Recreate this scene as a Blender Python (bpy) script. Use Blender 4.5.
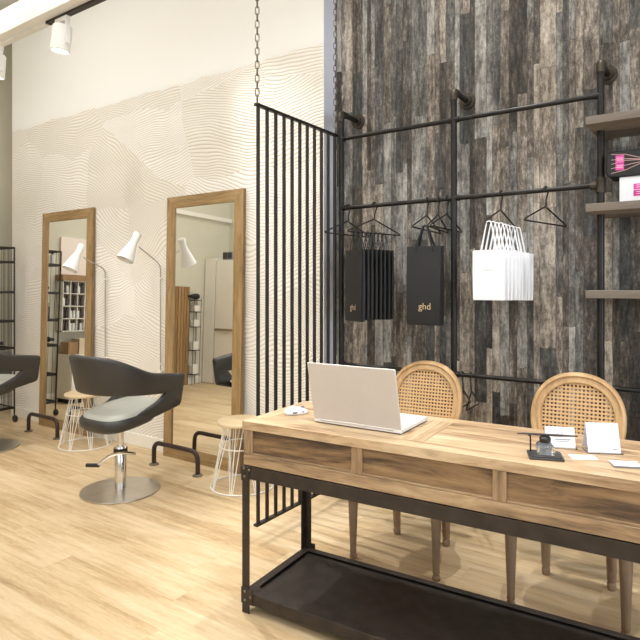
import bpy, bmesh, math, random
from mathutils import Vector, Matrix
random.seed(7)
S = bpy.context.scene
for o in list(bpy.data.objects): bpy.data.objects.remove(o)
COL = S.collection
PI = math.pi

# ------------------------------------------------------------------ camera
cam_d = bpy.data.cameras.new('camera'); cam = bpy.data.objects.new('camera', cam_d); COL.objects.link(cam)
cam.location = (0, 0, 1.32)
cam.rotation_euler = (PI/2, 0, math.atan2(.5667, .8239))
cam_d.sensor_width = 36; cam_d.lens = 36*580/640; cam_d.sensor_fit = 'HORIZONTAL'
cam_d.shift_y = -34/640
cam_d.clip_start = .05
S.camera = cam

# ------------------------------------------------------------------ light and exposure
S.view_settings.view_transform = 'Standard'; S.view_settings.look = 'None'
S.view_settings.gamma = 1; S.view_settings.use_curve_mapping = False
S.view_settings.exposure = -0.58
w = bpy.data.worlds.new('world'); S.world = w; w.use_nodes = True
w.node_tree.nodes['Background'].inputs[0].default_value = (.75, .85, 1, 1)
w.node_tree.nodes['Background'].inputs[1].default_value = 1.0

def area(name, loc, rot, sx, sy, power, col):
    d = bpy.data.lights.new(name, 'AREA'); d.shape = 'RECTANGLE'; d.size = sx; d.size_y = sy
    d.energy = power; d.color = col
    o = bpy.data.objects.new(name, d); o.location = loc; o.rotation_euler = rot; COL.objects.link(o); return o
WARM = (1, .88, .72); DAY = (.80, .89, 1)
CEIL = 4.2
for i, (x, y, p) in enumerate([(-4.6, 1.2, 72), (-1.9, 1.0, 44), (.6, .6, 28), (-4.6, -1.6, 85), (-1.6, -2.0, 40), (1.4, -2.2, 30)]):
    area('added_ceiling_fill', (x, y, CEIL-.06), (0, 0, 0), 1.15, 1.15, p, (1, .985, .965))  # added unseen fill lights below the ceiling
area('window_daylight', (3.1, .9, 1.7), (0, PI/2, 0), 2.2, 3.4, 170, DAY)
area('storefront_daylight', (-.6, -3.85, 1.7), (PI/2, 0, 0), 4.4, 2.4, 75, (.92, .95, 1))

# ------------------------------------------------------------------ material helpers
def rgb(r, g, b):
    f = lambda c: (c/255/12.92) if c/255 <= .04045 else ((c/255+.055)/1.055)**2.4
    return (f(r), f(g), f(b), 1)
class NT:
    def __init__(s, name):
        m = s.m = bpy.data.materials.new(name); m.use_nodes = True
        s.t = m.node_tree; s.b = s.t.nodes['Principled BSDF']
    def n(s, typ, **kw):
        nd = s.t.nodes.new(typ)
        for k, v in kw.items(): setattr(nd, k, v)
        return nd
    def set(s, sock, v):
        if hasattr(v, 'is_output') or hasattr(v, 'links'): s.t.links.new(v, sock)
        else: sock.default_value = v
    def math(s, op, a, b=0.0, c=None):
        nd = s.n('ShaderNodeMath', operation=op); s.set(nd.inputs[0], a); s.set(nd.inputs[1], b)
        if c is not None: s.set(nd.inputs[2], c)
        return nd.outputs[0]
    def xyz(s, v):
        nd = s.n('ShaderNodeSeparateXYZ'); s.t.links.new(v, nd.inputs[0]); return nd.outputs
    def comb(s, x, y, z):
        nd = s.n('ShaderNodeCombineXYZ')
        for i, q in enumerate((x, y, z)): s.set(nd.inputs[i], q)
        return nd.outputs[0]
    def obj(s): return s.n('ShaderNodeTexCoord').outputs['Object']
    def noise(s, vec, scale, detail=4, rough=.6, dim='3D'):
        nd = s.n('ShaderNodeTexNoise', noise_dimensions=dim)
        if dim == '1D': s.set(nd.inputs['W'], vec)
        else: s.set(nd.inputs['Vector'], vec)
        nd.inputs['Scale'].default_value = scale; nd.inputs['Detail'].default_value = detail
        nd.inputs['Roughness'].default_value = rough
        return nd.outputs[0]
    def white(s, vec):
        nd = s.n('ShaderNodeTexWhiteNoise', noise_dimensions='3D'); s.set(nd.inputs['Vector'], vec); return nd.outputs['Value']
    def ramp(s, f, stops, interp='LINEAR'):
        nd = s.n('ShaderNodeValToRGB'); nd.color_ramp.interpolation = interp; e = nd.color_ramp.elements
        while len(e) < len(stops): e.new(.5)
        for el, (p, c) in zip(e, stops): el.position = p; el.color = c
        s.set(nd.inputs[0], f); return nd.outputs[0]
    def mix(s, f, a, b, mode='MIX'):
        nd = s.n('ShaderNodeMix', data_type='RGBA', blend_type=mode)
        s.set(nd.inputs[0], f); s.set(nd.inputs[6], a); s.set(nd.inputs[7], b); return nd.outputs[2]
    def bump(s, h, dist, strength=1.0):
        nd = s.n('ShaderNodeBump'); nd.inputs['Strength'].default_value = strength; nd.inputs['Distance'].default_value = dist
        s.set(nd.inputs['Height'], h); s.t.links.new(nd.outputs[0], s.b.inputs['Normal'])
    def fin(s, col=None, rough=.5, metal=0, **kw):
        if col is not None: s.set(s.b.inputs['Base Color'], col)
        s.set(s.b.inputs['Roughness'], rough); s.b.inputs['Metallic'].default_value = metal
        for k, v in kw.items(): s.set(s.b.inputs[k.replace('_', ' ')], v)
        return s.m

def plain(name, col, rough=.5, metal=0, var=.06, scale=30, bump=0, **kw):
    """procedural: base colour broken up by a soft noise"""
    a = NT(name); nz = a.noise(a.obj(), scale, 3)
    lo = tuple(c*(1-var) for c in col[:3])+(1,); hi = tuple(min(1, c*(1+var)) for c in col[:3])+(1,)
    c = a.ramp(nz, [(.3, lo), (.7, hi)])
    if bump: a.bump(nz, bump)
    return a.fin(c, rough, metal, **kw)

def wood(name, stops, along=0, scale=1.0, rough=.5, island=.35, contrast=.6, knots=0, band=9):
    """grain running along one local axis; loose boards of one mesh differ in tint"""
    a = NT(name); g = a.n('ShaderNodeNewGeometry').outputs['Random Per Island']
    x = a.xyz(a.obj()); c = [x[0], x[1], x[2]]
    def vec(la, lc, off): return a.comb(*[a.math('MULTIPLY_ADD', c[i], (la if i == along else lc)*scale, a.math('MULTIPLY', g, off*(i+1))) for i in range(3)])
    warp = a.noise(vec(2.5, 5, 11.0), 1, 2, .5)
    v = a.comb(*[a.math('MULTIPLY_ADD', c[i], (1.8 if i == along else 30)*scale, a.math('MULTIPLY_ADD', g, 17.0*(i+1), 0.0 if i == along else a.math('MULTIPLY', warp, 3.0))) for i in range(3)])
    n1 = a.noise(v, 1, 7, .72)
    n2 = a.noise(vec(1.8, band, 31.0), 1, 5, .65)
    f = a.math('ADD', a.math('MULTIPLY', n1, contrast), a.math('MULTIPLY', n2, 1-contrast))
    f = a.math('ADD', f, a.math('MULTIPLY', a.math('SUBTRACT', g, .5), island))
    col = a.ramp(f, stops)
    if knots:
        vo = a.n('ShaderNodeTexVoronoi', feature='F1'); vo.inputs['Scale'].default_value = 1.0
        a.set(vo.inputs['Vector'], vec(3.2, 7.5, 5.0))
        kd = a.math('SUBTRACT', 1.0, a.math('MULTIPLY', vo.outputs['Distance'], 5.5)); kd = a.math('MAXIMUM', kd, 0.0)
        col = a.mix(a.math('MULTIPLY', kd, knots), col, rgb(52, 38, 28))
    a.bump(n1, .0008, .6)
    return a.fin(col, rough)

# ------------------------------------------------------------------ mesh helpers
class MB:
    def __init__(s): s.v = []; s.f = []; s.M = None
    def add(s, vs, fs):
        o = len(s.v)
        for p in vs:
            p = Vector(p); s.v.append(tuple(s.M @ p) if s.M else tuple(p))
        for f in fs: s.f.append([i+o for i in f])
    def box(s, x0, x1, y0, y1, z0, z1):
        s.add([(x0,y0,z0),(x1,y0,z0),(x1,y1,z0),(x0,y1,z0),(x0,y0,z1),(x1,y0,z1),(x1,y1,z1),(x0,y1,z1)],
              [(0,3,2,1),(4,5,6,7),(0,1,5,4),(1,2,6,5),(2,3,7,6),(3,0,4,7)]); return s
    def rings(s, rs, closed=False, cap=True):
        n = len(rs[0]); vs = [p for r in rs for p in r]; fs = []
        k = len(rs)
        for i in range(k if closed else k-1):
            j = (i+1) % k
            for q in range(n):
                fs.append((i*n+q, i*n+(q+1) % n, j*n+(q+1) % n, j*n+q))
        if cap and not closed:
            fs.append(tuple(range(n))[::-1]); fs.append(tuple((k-1)*n+q for q in range(n)))
        s.add(vs, fs); return s
    def tube(s, pts, r, n=10, closed=False, squash=None):
        pts = [Vector(p) for p in pts]; rs = []
        k = len(pts)
        def tan(i):
            a = pts[(i-1) % k] if (closed or i > 0) else pts[i]; b = pts[(i+1) % k] if (closed or i < k-1) else pts[i]
            d = (b-a); return d.normalized() if d.length > 1e-9 else Vector((0, 0, 1))
        t = tan(0); up = Vector((0, 0, 1)) if abs(t.z) < .9 else Vector((1, 0, 0))
        nrm = (up-t*up.dot(t)).normalized()
        for i in range(k):
            t = tan(i); nrm = (nrm-t*nrm.dot(t))
            nrm = nrm.normalized() if nrm.length > 1e-6 else t.orthogonal().normalized()
            b = t.cross(nrm); rr = r[i] if isinstance(r, (list, tuple)) else r
            sq = squash or 1
            rs.append([pts[i]+nrm*rr*math.cos(2*PI*q/n)+b*rr*sq*math.sin(2*PI*q/n) for q in range(n)])
        s.rings(rs, closed); return s
    def lathe(s, prof, c=(0, 0, 0), n=24, axis=None):
        """prof = [(r, h)...] along z (or along axis vector)"""
        c = Vector(c); ax = Vector(axis).normalized() if axis else Vector((0, 0, 1))
        u = ax.orthogonal().normalized() if axis else Vector((1, 0, 0)); v = ax.cross(u)
        rs = [[c+ax*h+u*max(r, 1e-4)*math.cos(2*PI*q/n)+v*max(r, 1e-4)*math.sin(2*PI*q/n) for q in range(n)] for r, h in prof]
        s.rings(rs); return s
    def build(s, name, mat, parent=None, loc=None, rot=None, bevel=0, sharp=35, segs=2, subsurf=0):
        me = bpy.data.meshes.new(name); me.from_pydata(s.v, [], s.f); me.update()
        bm = bmesh.new(); bm.from_mesh(me); bmesh.ops.recalc_face_normals(bm, faces=bm.faces); bm.to_mesh(me); bm.free()
        for p in me.polygons: p.use_smooth = True
        me.set_sharp_from_angle(angle=math.radians(sharp))
        me.materials.append(mat)
        o = bpy.data.objects.new(name, me); COL.objects.link(o)
        if parent: o.parent = parent
        if loc: o.location = loc
        if rot: o.rotation_euler = rot
        if bevel:
            b = o.modifiers.new('bevel', 'BEVEL'); b.width = bevel; b.segments = segs; b.limit_method = 'ANGLE'; b.angle_limit = math.radians(40)
        if subsurf:
            b = o.modifiers.new('sub', 'SUBSURF'); b.levels = subsurf; b.render_levels = subsurf
        return o

def tag(o, label=None, cat=None, group=None, kind=None):
    if label: o['label'] = label
    if cat: o['category'] = cat
    if group: o['group'] = group
    if kind: o['kind'] = kind
    return o
def thing(name, label, cat, loc=(0, 0, 0), rz=0, group=None):
    o = bpy.data.objects.new(name, None); COL.objects.link(o); o.location = loc; o.rotation_euler = (0, 0, rz)
    o.empty_display_size = .1
    return tag(o, label, cat, group)
def copy_tree(o, parent=None):
    c = o.copy(); COL.objects.link(c)
    if parent: c.parent = parent
    for ch in list(o.children): copy_tree(ch, c)
    return c
def again(o, label, loc, rz=0, group=None):
    c = copy_tree(o); c.location = loc; c.rotation_euler = (0, 0, rz); c['label'] = label
    if group: c['group'] = group
    return c
def round_path(pts, rad, closed=False, n=6):
    pts = [Vector(p) for p in pts]; out = []; k = len(pts)
    for i, p in enumerate(pts):
        if not closed and i in (0, k-1): out.append(p); continue
        a = pts[i-1]; b = pts[(i+1) % k]; r = min(rad, (a-p).length*.45, (b-p).length*.45)
        s0 = p+(a-p).normalized()*r; s1 = p+(b-p).normalized()*r
        for q in range(n+1):
            t = q/n; out.append(s0*(1-t)**2+p*2*t*(1-t)+s1*t*t)
    return out
def lettering(txt, size, mat, parent, loc, rot=(PI/2, 0, 0), name='lettering', spacing=1.0, off=0, ext=.0004):
    cu = bpy.data.curves.new(name, 'FONT'); cu.body = txt; cu.size = size; cu.align_x = 'CENTER'; cu.align_y = 'CENTER'
    cu.extrude = ext; cu.space_character = spacing; cu.offset = off
    t = bpy.data.objects.new(name, cu); COL.objects.link(t)
    bpy.context.view_layer.update()
    me = bpy.data.meshes.new_from_object(t.evaluated_get(bpy.context.evaluated_depsgraph_get()))
    bpy.data.objects.remove(t)
    o = bpy.data.objects.new(name, me); COL.objects.link(o); me.materials.clear(); me.materials.append(mat)
    o.parent = parent; o.location = loc; o.rotation_euler = rot
    return o

# ------------------------------------------------------------------ materials
M = {}
M['paint'] = plain('white_wall_paint', rgb(232, 229, 218), .8, scale=3, var=.015)
M['niche'] = plain('beige_wall_paint', rgb(208, 203, 184), .8, scale=3, var=.02)
M['ceiling'] = plain('ceiling_paint', rgb(240, 238, 232), .85, scale=3, var=.01)
M['white_wood'] = plain('white_lacquered_wood', rgb(236, 231, 219), .45, scale=6, var=.02)
M['white_metal'] = plain('white_powder_coat', rgb(236, 234, 228), .35, scale=40, var=.02)
M['black_metal'] = plain('black_steel', rgb(52, 46, 42), .42, .55, scale=18, var=.25)
M['lamp_arm'] = plain('satin_grey_tube', rgb(176, 168, 158), .4, .3, var=.03)
M['pipe'] = plain('blackened_iron_pipe', rgb(40, 37, 35), .4, .55, scale=25, var=.3)
M['fitting'] = plain('worn_malleable_iron', rgb(66, 59, 50), .5, .6, scale=45, var=.35)
M['brown_metal'] = plain('brown_black_tube', rgb(60, 46, 42), .4, .35, scale=20, var=.15)
M['chain'] = plain('dull_chain_steel', rgb(120, 112, 98), .45, .7, scale=60, var=.2)
M['iron'] = plain('aged_brown_iron', rgb(60, 53, 47), .48, .5, scale=14, var=.28, bump=.0004)
M['rivet'] = plain('rivet_steel', rgb(125, 116, 104), .4, .8, scale=60, var=.2)
M['chrome'] = plain('chrome', rgb(215, 212, 206), .12, 1, var=.02)
M['brushed'] = plain('brushed_steel', rgb(206, 201, 192), .30, 1, scale=8, var=.08)
M['leather'] = plain('charcoal_leatherette', rgb(52, 50, 47), .42, scale=220, var=.10, bump=.0002)
M['seat_leather'] = plain('grey_green_seat_leatherette', rgb(172, 172, 162), .38, scale=200, var=.05, bump=.0002)
M['black_plastic'] = plain('black_plastic', rgb(30, 29, 29), .45, var=.1)
M['rubber'] = plain('grey_rubber', rgb(70, 68, 64), .7, var=.1)
M['laptop_lid'] = plain('silver_laptop_lid', rgb(206, 201, 197), .38, .25, scale=12, var=.02)
M['laptop_body'] = plain('white_laptop_body', rgb(226, 224, 222), .35, .1, var=.02)
M['screen'] = plain('dark_screen', rgb(18, 20, 24), .12, var=.05)
M['white_plastic'] = plain('white_plastic', rgb(236, 238, 242), .25, var=.01)
M['grey_plastic'] = plain('grey_plastic', rgb(140, 142, 148), .4, var=.04)
M['white_paper'] = plain('white_paper', rgb(240, 241, 244), .7, scale=10, var=.015)
M['black_paper'] = plain('matt_black_card', rgb(20, 20, 22), .55, scale=12, var=.1)
M['gold'] = plain('gold_ink', rgb(196, 176, 140), .4, .2, var=.03)
M['ink'] = plain('grey_ink', rgb(150, 152, 158), .6, var=.03)
M['magenta'] = plain('magenta_print', rgb(226, 80, 168), .5, var=.04)
M['magenta_dark'] = plain('deep_magenta_print', rgb(205, 52, 140), .5, var=.04)
M['streak'] = plain('pale_pink_streak', rgb(222, 182, 176), .5, var=.1)
M['red'] = plain('red_print', rgb(190, 70, 55), .5, var=.04)
M['slate'] = plain('dark_slate', rgb(62, 60, 60), .5, scale=60, var=.2)
M['bottle_dark'] = plain('dark_bottle_plastic', rgb(66, 58, 56), .35, scale=20, var=.3)
M['bottle_pale'] = plain('pale_bottle_plastic', rgb(216, 218, 214), .3, var=.04)
M['poster'] = plain('pale_rose_panel', rgb(240, 226, 214), .6, scale=2.5, var=.03)
gl = NT('clear_glass'); M['glass'] = gl.fin((.93, .95, .95, 1), .03, 0, Transmission_Weight=.95, IOR=1.45)
pg = NT('window_glass'); M['pane'] = pg.fin((.95, .97, 1, 1), .02, 0, Transmission_Weight=1.0, IOR=1.05)
mi = NT('mirror_silver'); M['mirror'] = mi.fin((.93, .93, .90, 1), .0, 1)

M['oak'] = wood('oak_frame', [(.35, rgb(104, 80, 48)), (.5, rgb(146, 118, 76)), (.66, rgb(176, 148, 104))], along=2, island=.1)
M['oak_h'] = wood('oak_frame_cross_grain', [(.35, rgb(104, 80, 48)), (.5, rgb(146, 118, 76)), (.66, rgb(176, 148, 104))], along=0, island=.1)
M['stool_top'] = wood('pale_plywood', [(.3, rgb(198, 174, 134)), (.7, rgb(220, 202, 166))], along=0, island=0, scale=.6)
M['desk_top'] = wood('reclaimed_pine_top', [(.30, rgb(96, 74, 56)), (.41, rgb(152, 122, 92)), (.50, rgb(190, 162, 126)), (.64, rgb(216, 194, 160))], along=0, island=.14, contrast=.55, rough=.45, knots=.5)
M['desk_top_y'] = wood('reclaimed_pine_cross_board', [(.30, rgb(96, 74, 56)), (.41, rgb(152, 122, 92)), (.50, rgb(190, 162, 126)), (.64, rgb(216, 194, 160))], along=1, island=.22, contrast=.5, rough=.45)
M['desk_rail'] = wood('reclaimed_pine_rail', [(.35, rgb(78, 62, 48)), (.43, rgb(132, 108, 80)), (.52, rgb(166, 138, 104)), (.66, rgb(194, 170, 134))], along=0, island=.08, knots=.6)
M['desk_stile'] = wood('reclaimed_pine_stile', [(.35, rgb(78, 62, 48)), (.43, rgb(132, 108, 80)), (.52, rgb(166, 138, 104)), (.66, rgb(194, 170, 134))], along=2, island=.12)
M['desk_panel'] = wood('dark_streaked_pine_panel', [(.38, rgb(40, 32, 27)), (.45, rgb(86, 66, 47)), (.52, rgb(132, 104, 72)), (.66, rgb(168, 138, 100))], along=0, island=.10, contrast=.42, scale=.75, knots=.8, band=20)
M['chair_wood'] = wood('limed_oak_chair', [(.3, rgb(150, 116, 76)), (.5, rgb(190, 154, 108)), (.7, rgb(212, 182, 138))], along=2, island=.06, scale=.8)
M['leg_wood'] = wood('weathered_oak_leg', [(.3, rgb(96, 76, 56)), (.5, rgb(136, 112, 86)), (.7, rgb(162, 138, 110))], along=2, island=.06, scale=.8)
M['cane'] = plain('woven_cane', rgb(204, 166, 118), .55, scale=120, var=.1)
M['linen'] = plain('natural_linen', rgb(206, 192, 166), .9, scale=150, var=.06)
M['shelf_wood'] = wood('grey_weathered_shelf', [(.2, rgb(72, 64, 56)), (.5, rgb(116, 106, 94)), (.8, rgb(158, 147, 132))], along=0, island=.2)
M['slat_dark'] = wood('dark_brown_slat_wood', [(.35, rgb(66, 52, 40)), (.5, rgb(98, 80, 60)), (.66, rgb(124, 104, 80))], along=2, island=.1)
M['slat_wood'] = wood('brown_slat_wood', [(.2, rgb(104, 76, 46)), (.5, rgb(150, 116, 74)), (.8, rgb(176, 142, 96))], along=2, island=.25)

# floor: long pale oak planks running along X
a = NT('pale_oak_floor'); x = a.xyz(a.obj()); U, V = x[0], x[1]
row = a.math('FLOOR', a.math('DIVIDE', V, .165))
u2 = a.math('ADD', a.math('DIVIDE', U, 1.25), a.math('MULTIPLY', a.white(a.comb(row, 3.1, 0)), 5.0))
cell = a.math('FLOOR', u2); rnd = a.white(a.comb(row, cell, 1.7))
fv = a.math('FRACT', a.math('DIVIDE', V, .165)); fu = a.math('FRACT', u2)
edge = a.math('MINIMUM', a.math('MULTIPLY', a.math('MINIMUM', fv, a.math('SUBTRACT', 1.0, fv)), .165),
              a.math('MULTIPLY', a.math('MINIMUM', fu, a.math('SUBTRACT', 1.0, fu)), 1.25))
gap = a.math('LESS_THAN', edge, .0011)
gv = a.comb(a.math('MULTIPLY', U, 1.3), a.math('MULTIPLY', V, 16.0), a.math('MULTIPLY', rnd, 40.0))
g1 = a.noise(gv, 1.6, 8, .72)
gb = a.comb(a.math('MULTIPLY', U, 1.0), a.math('MULTIPLY', V, 4.5), a.math('MULTIPLY', rnd, 23.0))
g2 = a.noise(gb, 1.3, 4, .6)
f = a.math('ADD', a.math('ADD', a.math('MULTIPLY', g1, .55), a.math('MULTIPLY', g2, .45)), a.math('MULTIPLY', a.math('SUBTRACT', rnd, .5), .05))
sp_ = a.noise(a.comb(a.math('MULTIPLY', U, 22.0), a.math('MULTIPLY', V, 90.0), rnd), 1, 4, .7)
f = a.math('ADD', f, a.math('MULTIPLY', a.math('SUBTRACT', sp_, .5), .16))
c = a.ramp(f, [(.28, rgb(150, 122, 86)), (.41, rgb(184, 156, 116)), (.51, rgb(204, 179, 140)), (.68, rgb(220, 199, 165))])
c = a.mix(a.math('MULTIPLY', gap, .30), c, rgb(150, 116, 78))
a.bump(a.math('SUBTRACT', a.math('MULTIPLY', g1, .4), gap), .0008, .5)
M['floor'] = a.fin(c, .42)

# mural wallpaper: overlapping hills of fine wavy relief lines, plain above
a = NT('wave_relief_wallpaper'); o_ = a.obj(); x = a.xyz(o_)
warp = a.noise(o_, .9, 2, .5); warp2 = a.noise(a.comb(x[2], x[0], 5.0), 1.3, 2, .5)
px_ = a.math('MULTIPLY_ADD', warp, .7, x[0]); pz_ = a.math('MULTIPLY_ADD', warp2, .5, x[2])
vo = a.n('ShaderNodeTexVoronoi', voronoi_dimensions='2D', feature='F1'); vo.inputs['Scale'].default_value = 1.35
a.set(vo.inputs['Vector'], a.comb(px_, a.math('MULTIPLY', pz_, 1.25), 0))
vc = a.xyz(vo.outputs['Color'])
ang = a.math('MULTIPLY', a.math('SUBTRACT', vc[0], .5), 1.5)
ca = a.math('COSINE', ang); sa = a.math('SINE', ang)
ph = a.math('ADD', a.math('MULTIPLY', x[2], ca), a.math('MULTIPLY', x[0], sa))
ph = a.math('ADD', ph, a.math('MULTIPLY', a.noise(a.comb(x[0], x[2], a.math('MULTIPLY', vc[1], 9.0)), 1.7, 1.5, .4), .34))
wv = a.math('SINE', a.math('MULTIPLY', ph, 2*PI/.0215))
wv = a.math('MULTIPLY_ADD', wv, .5, .5); wv = a.math('POWER', wv, .45)
nb = a.noise(a.comb(x[0], 0, 7.3), 2.2, 3, .6)
mask = a.math('LESS_THAN', x[2], a.math('ADD', 2.83, a.math('MULTIPLY', nb, .12)))
hgt = a.math('MULTIPLY', wv, mask)
tone = a.ramp(vc[2], [(0, rgb(234, 229, 219)), (1, rgb(244, 240, 233))])
line = a.math('MULTIPLY', a.math('POWER', a.math('SUBTRACT', 1.0, wv), 1.6), .75)  # groove shade painted into the colour along the relief lines
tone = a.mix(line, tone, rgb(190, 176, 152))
a.bump(hgt, .0032, .8)
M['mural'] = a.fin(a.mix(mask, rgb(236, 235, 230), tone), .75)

# reclaimed-board wall: narrow vertical boards in greys and browns
a = NT('reclaimed_board_wall'); x = a.xyz(a.obj())
wz = a.noise(a.comb(a.math('MULTIPLY', x[0], 8.0), 0, a.math('MULTIPLY', x[2], 3.0)), 2.0, 4, .65)
v = a.math('ADD', a.math('MULTIPLY_ADD', a.noise(x[0], 6.0, 1, .5, '1D'), .16, x[0]), a.math('MULTIPLY', wz, .012)); PW = .046
colm = a.math('FLOOR', a.math('DIVIDE', v, PW)); fv = a.math('FRACT', a.math('DIVIDE', v, PW))
r1 = a.white(a.comb(colm, 0, 4)); LL = .75
u = a.math('ADD', a.math('ADD', a.math('DIVIDE', x[2], LL), a.math('MULTIPLY', r1, 9.0)), a.math('MULTIPLY', wz, .05))
rw = a.math('FLOOR', u); fu = a.math('FRACT', u)
cr = a.white(a.comb(colm, rw, 2)); cr2 = a.white(a.comb(colm, rw, 8))
e1 = a.math('MULTIPLY', a.math('MINIMUM', fv, a.math('SUBTRACT', 1.0, fv)), PW)
e2 = a.math('MULTIPLY', a.math('MINIMUM', fu, a.math('SUBTRACT', 1.0, fu)), LL)
wob = a.noise(a.comb(a.math('MULTIPLY', x[0], 3.0), cr, x[2]), 7, 3, .6)
ed = a.math('LESS_THAN', a.math('MINIMUM', e1, e2), a.math('MULTIPLY', a.math('SUBTRACT', wob, .35), .012))
s1 = a.noise(a.comb(a.math('MULTIPLY', x[0], 60.0), a.math('MULTIPLY', cr, 30.0), a.math('MULTIPLY', x[2], 14.0)), 1, 8, .8)
s2 = a.noise(a.comb(a.math('MULTIPLY', x[0], 26.0), a.math('MULTIPLY', cr, 50.0), a.math('MULTIPLY', x[2], 5.0)), 1, 7, .8)
s3 = a.noise(a.comb(a.math('MULTIPLY', x[0], 5.0), 3.0, a.math('MULTIPLY', x[2], 2.2)), 1, 4, .6)
f = a.math('ADD', a.math('ADD', a.math('MULTIPLY', s1, .58), a.math('MULTIPLY', s2, .72)), a.math('MULTIPLY', a.math('SUBTRACT', cr, 1.18), .26))
f = a.math('ADD', f, a.math('MULTIPLY', a.math('SUBTRACT', s3, .5), .22))
s4 = a.noise(a.comb(x[0], cr, x[2]), 42, 5, .8)
f = a.math('ADD', f, a.math('MULTIPLY', a.math('SUBTRACT', s4, .5), .30))
cw = a.ramp(f, [(.28, rgb(30, 26, 23)), (.42, rgb(76, 69, 62)), (.52, rgb(118, 109, 99)), (.62, rgb(168, 158, 144)), (.76, rgb(212, 202, 187))])
cc = a.ramp(f, [(.28, rgb(36, 35, 34)), (.42, rgb(78, 76, 73)), (.52, rgb(118, 115, 110)), (.62, rgb(158, 155, 149)), (.76, rgb(198, 194, 187))])
c = a.mix(a.math('GREATER_THAN', cr2, .6), cw, cc)
c = a.mix(a.math('MULTIPLY', ed, .5), c, rgb(40, 35, 31))
a.bump(a.math('SUBTRACT', s1, a.math('MULTIPLY', ed, .6)), .0016, .6)
M['boards'] = a.fin(c, .62)

# cane weave seat back etc. need nothing more

# ------------------------------------------------------------------ room shell
def struct(name, mb, mat, **kw):
    o = mb.build(name, mat, **kw); o['kind'] = 'structure'; return o
XL, XR, YF, YB = -6.4, 3.2, -4.0, 3.1
XC = -2.105; YD = 3.24
struct('floor', MB().box(XL-.1, XR+.1, YF-.1, 3.6, -.08, 0), M['floor'])
struct('ceiling', MB().box(XL-.1, XR+.1, YF-.1, 3.6, CEIL, CEIL+.1), M['ceiling'])
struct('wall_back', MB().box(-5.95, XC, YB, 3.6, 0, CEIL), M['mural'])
struct('wall_right_of_corner', MB().box(XC, XR+.1, YD, 3.6, 0, CEIL), M['boards'])
struct('trim_1', MB().box(XC, XC+.004, YB+.0, YD, 0, CEIL), plain('daylight_tinted_white_paint', rgb(212, 216, 227), .7, scale=3, var=.01))  # white wall return, bluish daylight tint put into its colour
struct('wall_niche', MB().box(XL, -5.95, 3.5, 3.6, 0, CEIL), M['niche'])
struct('wall_left', MB().box(XL-.1, XL, YF, 3.6, 0, CEIL), M['niche'])
struct('wall_partition', MB().box(XL, -4.4, -.75, -.6, 0, CEIL), M['niche'])
struct('trim_2', MB().box(XL, XL+.05, -.6, 2.6, 2.46, 2.52), M['paint'])
# window wall on the right
mb = MB(); mb.box(XR, XR+.1, YF, -.9, 0, CEIL); mb.box(XR, XR+.1, 2.7, 3.6, 0, CEIL); mb.box(XR, XR+.1, -.9, 2.7, 0, .5); mb.box(XR, XR+.1, -.9, 2.7, 2.9, CEIL)
struct('wall_right', mb, M['paint'])
mb = MB(); mb.box(XL, -2.9, YF-.1, YF, 0, CEIL); mb.box(1.8, XR, YF-.1, YF, 0, CEIL); mb.box(-2.9, 1.8, YF-.1, YF, 3.0, CEIL); mb.box(-2.9, 1.8, YF-.1, YF, 0, .25)
struct('wall_front', mb, M['paint'])
def window(name, x0, x1, y0, y1, z0, z1, horiz):
    mb = MB(); t = .05
    if horiz:   # runs along x
        for z in (z0, z1-t): mb.box(x0, x1, y0, y1, z, z+t)
        n = 4
        for i in range(n+1):
            xx = x0+(x1-x0-t)*i/n; mb.box(xx, xx+t, y0, y1, z0, z1)
    else:
        for z in (z0, z1-t): mb.box(x0, x1, y0, y1, z, z+t)
        n = 3
        for i in range(n+1):
            yy = y0+(y1-y0-t)*i/n; mb.box(x0, x1, yy, yy+t, z0, z1)
    o = struct(name, mb, M['black_metal'])
    return o
window('window_1', XR+.02, XR+.07, -.9, 2.7, .5, 2.9, False)
window('window_2', -2.9, 1.8, YF-.07, YF-.02, .25, 3.0, True)
# skirting
struct('baseboard_back', MB().box(-5.95, XC, YB-.014, YB, 0, .10), M['white_wood'], bevel=.003)
struct('baseboard_left', MB().box(XL, XL+.014, -.05, 3.5, 0, .10), M['white_wood'], bevel=.003)
struct('baseboard_boards', MB().box(XC+.005, XR, YD-.014, YD, 0, .08), M['black_metal'], bevel=.003)

# suspended lighting beam with track
bt = thing('lighting_beam', 'white suspended lighting beam with a black track under it, crossing the upper left', 'lighting beam', (0, 0, 0))
MB().box(-6.38, 3.18, 1.98, 2.09, 3.0, 3.16).build('beam', M['white_metal'], bt, bevel=.004)
MB().box(-3.52, 3.1, 2.045, 2.08, 2.985, 3.0).build('track', M['black_metal'], bt)
MB().box(-6.3, -3.53, 2.045, 2.08, 2.985, 3.0).build('track_cover', M['white_metal'], bt)
for xx in (-5.2, -2.4, .4, 2.4):
    MB().tube([(xx, 2.035, 3.155), (xx, 2.035, CEIL)], .006, 8).build('drop_rod', M['white_metal'], bt)

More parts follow.
